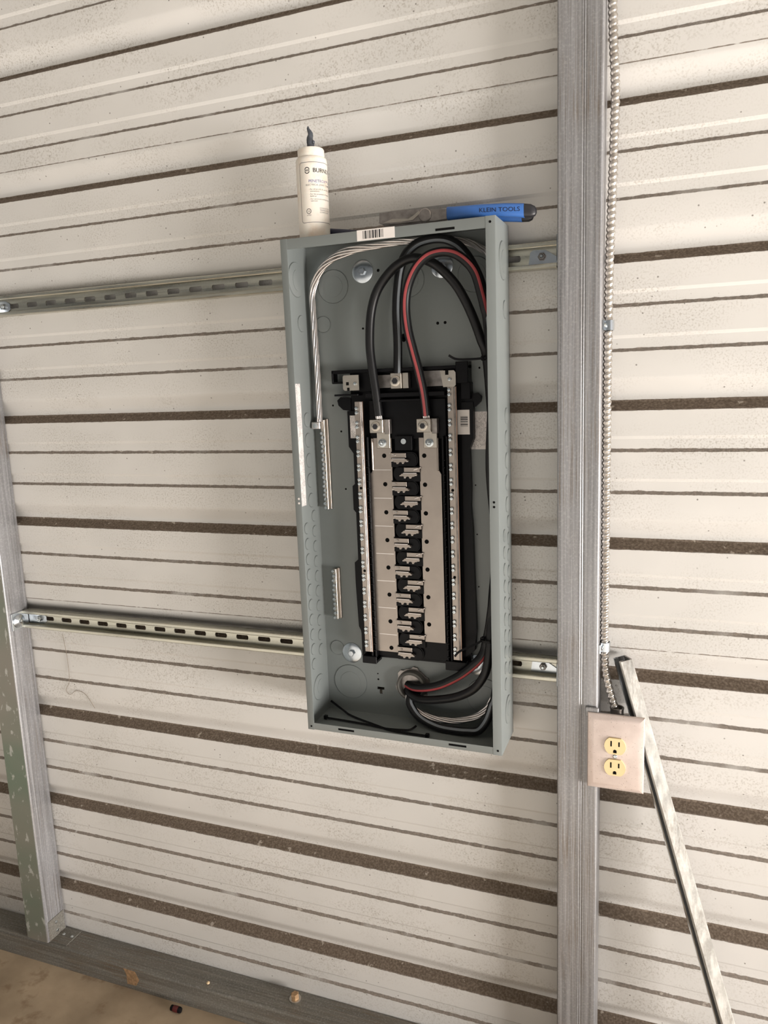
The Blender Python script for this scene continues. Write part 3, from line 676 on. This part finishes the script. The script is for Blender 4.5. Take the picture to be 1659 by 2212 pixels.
for k in range(7):
    Q = []
    for i, p in enumerate(BP):
        loose = 1+.55*math.exp(-((ss[i]-12)/2.2)**2)*(1 if k in (1, 4) else .25)
        a = 2*math.pi*k/6+ss[i]*.85; rr = 0 if k == 6 else .155*loose
        Q.append(p+N[i]*math.cos(a)*rr+B[i]*math.sin(a)*rr)
    MB().tube(Q, .082, 7).build('strand', 'aluminium', bw, 60)

# ------------------------------------------------------------------ cable ties
def strap(pts, w, th, n=6):
    P = cat(pts, n); m = MB(); vs = []; fs = []; k = len(P)
    for i, p in enumerate(P):
        T_ = (P[min(i+1, k-1)]-P[max(i-1, 0)]).normalized(); d = (CV-p).normalized(); b = T_.cross(d).normalized(); d = b.cross(T_)
        for a, e in ((-1, -1), (1, -1), (1, 1), (-1, 1)): vs.append(p+b*a*w/2+d*e*th/2)
    for i in range(k-1):
        for j in range(4): fs.append((4*i+j, 4*i+(j+1) % 4, 4*i+4+(j+1) % 4, 4*i+4+j))
    fs += [(3, 2, 1, 0), tuple(4*(k-1)+j for j in range(4))]
    m.add(vs, fs); return m
def tie(label, tail, head, ring=None):
    t_ = thing('cable_tie', label, 'cable tie', head, 'black cable ties')
    strap(tail, .15, .06).build('tail', 'black_plastic', t_, 30)
    MB().box(head[0]-.14, head[0]+.14, head[1]-.12, head[1]+.12, head[2]-.15, head[2]+.15, .04).build('head', 'black_plastic', t_, 30)
    if ring:
        cx, cy, cz, rx, ry = ring; R = [(cx+rx*math.cos(2*math.pi*k/24), cy+ry*math.sin(2*math.pi*k/24), cz) for k in range(25)]
        m = MB(); 
        vs = []; fs = []
        for k, p in enumerate(R): vs += [(p[0], p[1], p[2]-.08), (p[0], p[1], p[2]+.08)]
        for k in range(24): fs.append((2*k, 2*k+2, 2*k+3, 2*k+1))
        m.add(vs, fs).build('loop', 'black_plastic', t_, 60)
tie('black cable tie with straight tail above the right neutral clip', [(-10.55, -2.5, 1.57), (-11.1, -2.6, 1.54), (-12.18, -2.75, 1.57), (-12.68, -2.95, 1.84)], (-10.55, -2.45, 1.57), (-10.1, -2.2, 1.57, .55, .75))
tie('black cable tie with slanting tail crossing the lower right neutral bar', [(-10.89, -2.65, -17.1), (-11.27, -2.72, -17.37), (-12.42, -2.75, -17.99), (-12.78, -2.8, -18.38)], (-10.85, -2.6, -17.05), (-10.45, -2.4, -17.1, .62, .62))
tie('loose black cable tie crossing to the panel bottom rear corner', [(-23.2, -1.0, -23.6), (-21.93, -1.6, -23.95), (-21.03, -2.05, -24.1), (-18.67, -2.95, -24.14), (-17.28, -3.4, -24.14), (-14.8, -3.5, -24.14)], (-14.7, -3.5, -24.1))
tie('loose black cable tie with its head at panel bottom left', [(-22.76, -2.85, -24.1), (-21.19, -2.85, -24.14), (-19.26, -3.0, -24.14), (-18.3, -3.15, -24.14), (-17.73, -3.22, -24.14), (-16.81, -3.12, -24.14), (-16.16, -2.94, -24.12), (-15.85, -2.46, -24.0)], (-22.8, -2.85, -24.05))

# ------------------------------------------------------------------ bottle of joint compound
bc_, R, zb = Vector((-21.76, -2.7, 9.72)), 1.02, 9.72
bo = thing('squeeze_bottle', 'white squeeze bottle with grey-tipped nozzle standing on the panel', 'bottle', (bc_.x, bc_.y, zb))
MB().lathe([(R-.08, 0), (R, .06), (R, 4.90), (R-.03, 5.06), (R-.10, 5.13), (R-.16, 5.15)], (bc_.x, bc_.y, zb), 'z', 48).build('body', 'bottle_plastic', bo, 40)
MB().lathe([(R-.16, 5.13), (R-.15, 5.18), (R-.15, 5.62), (R-.20, 5.70), (R-.5, 5.73), (.30, 5.75), (.26, 5.75)], (bc_.x, bc_.y, zb), 'z', 40).build('cap', 'bottle_plastic', bo, 40)
rnd = random.Random(5)
noz = MB(); P = [Vector((bc_.x+.02, bc_.y, zb+5.7+.112*k)) for k in range(14)]
rad = [.25, .25, .24, .23, .22, .21, .20, .19, .17, .15, .13, .10, .08, .04]
for k in range(14): P[k].x += (.06*math.sin(k*.9) if k > 6 else 0)-.006*k
noz.tube(P, .2, 12, True, lambda i, a: rad[i]*(1+.16*math.sin(3*a+i*1.1)*(i > 2)))
noz.lathe([(0, -.14), (.09, -.08), (.10, .05), (0, .13)], (bc_.x+.24, bc_.y-.05, zb+6.14), 'z', 8)
plabel(noz.build('nozzle', 'grease_grey', bo, 60), 'nozzle smeared with dark grey compound')
v_ = Vector((CAM[0]-bc_.x, CAM[1]-bc_.y, 0)).normalized(); rr_ = Vector((-v_.y, v_.x, 0))
def wrap(u, z, e=.004):
    th = math.radians(-49)+u/R; return Vector((bc_.x, bc_.y, 0))+(v_*math.cos(th)+rr_*math.sin(th))*(R+e)+Vector((0, 0, z))
def label_text(s, u, z, size, mat, name='lettering'):
    vs, fs = text_mesh(s, size); m = MB(); m.add([wrap(u+p.x, z+p.y) for p in vs], fs); return m.build(name, mat, bo, 0)
def label_line(pts, w, mat, name):
    m = MB(); vs = []; fs = []; n = len(pts); Q = [Vector((p[0], p[1])) for p in pts]
    for i in range(n):
        d = (Q[min(i+1, n-1)]-Q[max(i-1, 0)]); d.normalize(); nn = Vector((-d.y, d.x))
        for s in (-1, 1): q = Q[i]+nn*s*w/2; vs.append(wrap(q.x, q.y))
    for i in range(n-1): fs.append((2*i, 2*i+1, 2*i+3, 2*i+2))
    m.add(vs, fs).build(name, mat, bo, 0)
zt, zl, U1, rc = 14.42, 10.73, 3.4, .18
F = []
def arcp(cx, cz, a0, a1): return [(cx+rc*math.cos(math.radians(a0+(a1-a0)*k/5)), cz+rc*math.sin(math.radians(a0+(a1-a0)*k/5))) for k in range(6)]
F += arcp(rc, zt-rc, 180, 90)+[(rc+(U1-2*rc)*k/24, zt) for k in range(1, 24)]+arcp(U1-rc, zt-rc, 90, 0)+arcp(U1-rc, zl+rc, 0, -90)+[(U1-rc-(U1-2*rc)*k/24, zl) for k in range(1, 24)]+arcp(rc, zl+rc, 270, 180)
F.append(F[0]); label_line(F, .03, 'print_grey', 'label_frame')
label_text('BURNDY', .92, 13.80, .37, 'print_black'); label_text('BURNDY', .935, 13.80, .37, 'print_black')
for a0, a1, dz in ((5, 175, .05), (185, 355, -.05)):
    label_line([(.56+.14*math.cos(math.radians(a0+(a1-a0)*k/12)), 13.92+dz+.13*math.sin(math.radians(a0+(a1-a0)*k/12))) for k in range(13)], .05, 'print_black', 'emblem')
for dz in (-.03, .03): label_line([(.40, 13.92+dz), (.56, 13.92+dz), (.72, 13.92+dz)], .035, 'print_black', 'emblem')
label_text('PENETROX\u2122 A', .62, 13.18, .25, 'print_blue'); label_text('ELECTRICAL JOINT COMPOUND', .43, 12.98, .155, 'print_grey')
for s, u, z in (('- For all bare Al, Al, and Al-Cu', .62, 12.72), ('connections', .70, 12.60), ('- For the prevention of oxide', .63, 12.42), ('build-up', .70, 12.30), ('- For use as anti-seizing thread', .64, 12.12), ('lubricant', .72, 12.0)):
    label_text(s, u, z, .125, 'print_grey')
for s, z in (('CONDUCTOR', 11.56), ('TERMINATION', 11.43), ('COMPOUND', 11.30)): label_text(s, 1.27, z, .13, 'print_grey')
label_line([(.55+.15*math.cos(2*math.pi*k/20), 11.42+.15*math.sin(2*math.pi*k/20)) for k in range(21)], .035, 'print_black', 'emblem')
label_text('UL', .455, 11.37, .16, 'print_black'); label_text('LISTED', .40, 11.14, .10, 'print_black')

# ------------------------------------------------------------------ pliers and the navy tool behind the bottle
pl = thing('pliers', 'lineman pliers with blue black-tipped grips lying on the panel', 'pliers', (-12.3, -1.9, 9.8))
P1 = [(-17.33, 10.45), (-17.28, 11.05), (-16.2, 11.12), (-14.45, 11.02), (-14.38, 10.86), (-14.0, 10.98), (-13.4, 10.92), (-12.6, 10.82), (-12.6, 10.28), (-13.6, 10.22), (-14.4, 10.30), (-15.6, 10.32), (-16.9, 10.34)]
MB().prism(P1, 'y', -2.30, -1.95).build('jaw', 'tool_steel', pl, 20)
P2 = [(-17.2, 10.36), (-17.15, 10.9), (-14.5, 10.88), (-13.9, 10.8), (-12.6, 10.7), (-12.6, 10.15), (-14.0, 10.12), (-16.6, 10.26)]
MB().prism(P2, 'y', -1.93, -1.55).build('jaw', 'tool_steel', pl, 20)
MB().lathe([(.42, 0), (.42, -.06), (.36, -.1)], (-14.2, -2.30, 10.62), 'y', 20).build('pivot', 'tool_steel', pl, 30)
MB().prism([(-17.1, 10.42), (-16.4, 10.62), (-15.3, 10.52), (-15.0, 10.66), (-14.6, 10.92), (-14.5, 10.78), (-15.0, 10.42), (-15.8, 10.38)], 'y', -2.36, -2.30).build('bevel_glint', 'tin_lug', pl, 20)  # cutter bevel in paler metal, painting in the jaw's highlight streaks
def grip(y, dz, xs, mat1, mat2, lab):
    def sec(x, z, hz, hy): return x, z, hz, hy
    S_ = [(-12.75, 10.56+dz, .36, .22), (-12.70, 10.56+dz, .40, .28), (-12.2, 10.54+dz, .37, .29), (-10.5, 10.46+dz, .37, .29), (-9.0, 10.34+dz, .39, .29), (-7.90, 10.20+dz, .41, .29)]
    E_ = [(-7.90, 10.20+dz, .40, .285), (-7.5, 10.15+dz, .38, .27), (-7.28, 10.12+dz, .28, .20), (-7.19, 10.11+dz, .12, .10)]
    for secs, mat, nm in ((S_, mat1, 'grip'), (E_, mat2, 'grip_end')):
        m = MB(); vs = []; fs = []; n = 20
        for x, z, hz, hy in secs:
            yy = y+(.18*math.sin((x+12.7)/5.5*math.pi))*(-1 if y < -1.8 else 1)
            for k in range(n):
                a = 2*math.pi*k/n; ca, sa = math.cos(a), math.sin(a)
                vs.append((x+xs, yy+hy*math.copysign(abs(ca)**.6, ca), z+hz*math.copysign(abs(sa)**.6, sa)))
        for i in range(len(secs)-1):
            for k in range(n): fs.append((i*n+k, i*n+(k+1) % n, (i+1)*n+(k+1) % n, (i+1)*n+k))
        fs += [tuple(range(n)), tuple((len(secs)-1)*n+k for k in range(n))]
        plabel(m.add(vs, fs).build(nm, mat, pl, 50), lab)
grip(-2.25, 0, 0, 'grip_blue', 'grip_black', 'nearer grip'); grip(-1.25, -.02, -.35, 'grip_blue', 'grip_black', 'farther grip')
vs, fs = text_mesh('KLEIN TOOLS', .36)
m = MB(); wx = max(v.x for v in vs)
def gy(x): return -2.25-.18*math.sin((x+12.7)/5.5*math.pi)-.293
m.add([(-10.62+v.x*2.5/wx, gy(-10.62+v.x*2.5/wx), 10.33+v.y-(v.x*2.5/wx)*.07) for v in vs], fs); m.build('lettering', 'navy', pl, 0)
t_ = thing('tool_handle', 'dark navy tool handle lying between the bottle and the barcode sticker', 'tool', (-19.6, -1.7, 9.72))
MB().tube(cat([(-21.9, -1.7, 10.42), (-21.0, -1.7, 10.32), (-19.6, -1.7, 10.14), (-18.6, -1.7, 10.0)], 4), .30, 12, True, lambda i, a: .32-.008*i).build('grip', 'navy', t_, 50)
MB().tube([(-18.6, -1.7, 10.0), (-17.8, -1.7, 9.93)], .12, 10).build('shaft', 'tool_steel', t_, 50)

# ------------------------------------------------------------------ outlet
ot = thing('outlet_box', 'ivory duplex outlet in a large worn metal cover plate on the post', 'outlet', (-2.2, -2.0, -24))
MB().box(-3.30, -1.45, -2.60, -1.0, -26.0, -22.0, .03).build('box', 'galvanised_post', ot, 30)
MB().box(-4.10, -3.25, -2.60, -2.42, -21.75, -21.08, .05).build('mounting_ear', 'galvanised_post', ot, 30)
# dished cover plate, chamfered all round
x0, x1, z0, z1 = -3.93, -.40, -26.54, -21.37
vs = []; fs = []
for d, y in ((0, -2.55), (0, -2.70), (.05, -2.76), (.35, -2.86), (.45, -2.88)):
    vs += [(x0+d, y, z0+d), (x1-d, y, z0+d), (x1-d, y, z1-d), (x0+d, y, z1-d)]
for i in range(4):
    for k in range(4): fs.append((4*i+k, 4*i+(k+1) % 4, 4*i+4+(k+1) % 4, 4*i+4+k))
fs += [(16, 17, 18, 19), (3, 2, 1, 0)]
plate = MB().add(vs, fs).build('cover_plate', 'plate_metal', ot, 20)
for cz in (-23.38, -24.86):
    P = []
    for k in range(32):
        a = 2*math.pi*k/32; P.append((-2.18+.665*math.cos(a), cz+max(-.55, min(.55, .665*math.sin(a)))))
    f = MB().prism(P, 'y', -2.99, -2.87).build('receptacle', 'ivory', ot, 30)
    for dx, hh in ((-.24, .19), (.25, .16)): MB().box(-2.18+dx-.045, -2.18+dx+.045, -2.995, -2.985, cz+.17-hh, cz+.17+hh).build('slot', 'void_black', f, 0)
    Pg = [(-2.18+.11*math.cos(math.radians(a)), cz-.33+.11*math.sin(math.radians(a))) for a in range(0, 181, 20)]+[(-2.29, cz-.45), (-2.07, cz-.45)]
    MB().prism(Pg, 'y', -2.995, -2.985).build('ground_slot', 'void_black', f, 0)
MB().lathe([(.14, 0), (.14, -.03), (.09, -.06), (0, -.06)], (-2.18, -2.88, -24.12), 'y', 14).build('plate_screw', 'zinc_screw', plate, 30)
MB().lathe([(.42, 0), (.42, .62), (.45, .64), (.45, .72), (.36, .72), (.34, .4), (.33, .3)], (-2.18, -1.6, -22.0), 'z', 24).build('conduit_connector', 'tool_steel', ot, 40)
MB().lathe([(.07, 0), (.07, -.22)], (-1.9, -1.98, -21.6), 'y', 10).build('set_screw', 'zinc_screw', ot, 40)

# ------------------------------------------------------------------ flexible metal conduit with straps
cp = [(-2.85, -1.2, 45), (-3.0, -1.2, 30), (-3.05, -1.2, 24), (-3.0, -1.2, 21.3), (-2.9, -1.2, 18.86), (-2.78, -1.2, 16.36), (-2.84, -1.2, 13.09), (-2.92, -1.2, 10), (-3.0, -1.2, 7.1), (-3.03, -1.2, 4.66), (-3.04, -1.2, 3.29), (-3.05, -1.2, .5), (-3.05, -1.2, -3.8), (-3.05, -1.2, -8.2), (-3.05, -1.2, -12.8), (-3.06, -1.2, -15.9), (-3.05, -1.2, -17.46), (-2.95, -1.25, -19.05), (-2.65, -1.4, -20.3), (-2.32, -1.55, -21.4), (-2.2, -1.6, -22.2)]
P = cat(cp, 24)
# resample evenly
L = [0]
for i in range(1, len(P)): L.append(L[-1]+(P[i]-P[i-1]).length)
Q = []; j = 0; step = .045
for k in range(int(L[-1]/step)):
    s = k*step
    while L[j+1] < s: j += 1
    u = (s-L[j])/(L[j+1]-L[j]); Q.append(P[j].lerp(P[j+1], u))
t_ = thing('flexible_conduit', 'spiral armoured metal conduit running down the post to the outlet', 'conduit', (-3.0, -1.2, -22))
def rf(i, a):
    ph = i*step/.36-a/(2*math.pi); f = ph-math.floor(ph); return .205+.07*math.sin(math.pi*f)
MB().tube(Q, .25, 18, True, rf).build('armour', 'armour_metal', t_, 70)
for z, lab in ((3.2, 'zinc strap clamping the conduit to the post beside the panel top'), (-17.3, 'zinc strap clamping the conduit just above its bend')):
    s_ = thing('conduit_strap', lab, 'strap', (-3.05, -1.2, z), 'straps on the flexible conduit')
    R_ = [(-3.05+.33*math.cos(math.radians(a)), -1.2+.33*math.sin(math.radians(a))) for a in range(-170, 171, 20)]
    vs = []; fs = []
    for e in (0, .04):
        for x, y in R_: 
            d = Vector((x+3.05, y+1.2)).normalized()*e; vs += [(x+d.x, y+d.y, z-.30), (x+d.x, y+d.y, z+.30)]
    n = len(R_)
    for i in range(n-1):
        fs += [(2*i, 2*i+2, 2*i+3, 2*i+1), (2*n+2*i, 2*n+2*i+1, 2*n+2*i+3, 2*n+2*i+2), (2*i, 2*n+2*i, 2*n+2*i+2, 2*i+2), (2*i+1, 2*i+3, 2*n+2*i+3, 2*n+2*i+1)]
    MB().add(vs, fs).build('band', 'zinc_bright', s_, 50)
    MB().box(-3.33, -3.22, -2.0, -1.45, z-.30, z+.30, .02).build('foot', 'zinc_bright', s_, 20)
    MB().lathe([(.14, 0), (.14, .07), (.08, .11)], (-3.22, -1.75, z), 'x', 10).build('screw', 'zinc_screw', s_, 30)

# ------------------------------------------------------------------ loose strut leaning on the wall
a = Vector((-1.92, -.95, -18.15)); b = Vector((8.45, -4.6, -53.35))
t_ = thing('loose_strut', 'weathered length of strut channel leaning against siding right of outlet', 'strut', b)
ax = (b-a).normalized(); ex = Vector((1, 0, 0)); ex = (ex-ax*ex.dot(ax)).normalized(); ey = ax.cross(ex).normalized()
if ey.y > 0: ey = -ey                                  # towards the viewer
_c, _s = math.cos(math.radians(20)), math.sin(math.radians(20)); ex, ey = ex*_c-ey*_s, ey*_c+ex*_s
def sw(prof, name, mat='weathered_strut'):
    # prof in (u: across x, v: towards viewer)
    vs = []; n = len(prof)
    for c in (a, b): vs += [c+ex*u+ey*v for u, v in prof]
    fs = [tuple(range(n)), tuple(range(2*n-1, n-1, -1))]+[(i, (i+1) % n, n+(i+1) % n, n+i) for i in range(n)]
    return MB().add(vs, fs).build(name, mat, t_, 35)
u0, u1, th = -.41, .41, .1
plabel(sw([(u1, -.8), (u1, .8), (u1-th, .8), (u1-th, -.8)], 'web', 'tool_steel'), 'plain back of the channel')
for s, lab in ((1, 'front flange with lip'), (-1, 'rear flange with lip')):
    o = sw([(u1-.0, s*.80), (u1-.05, s*.86), (u0+.06, s*.86), (u0, s*.80), (u0, s*.56), (u0+.05, s*.50), (u0+.28, s*.50), (u0+.28, s*.58), (u0+.10, s*.58), (u0+.10, s*.76), (u1-.1, s*.76)], 'flange', 'weathered_strut' if s > 0 else 'zinc_bright'); plabel(o, lab)
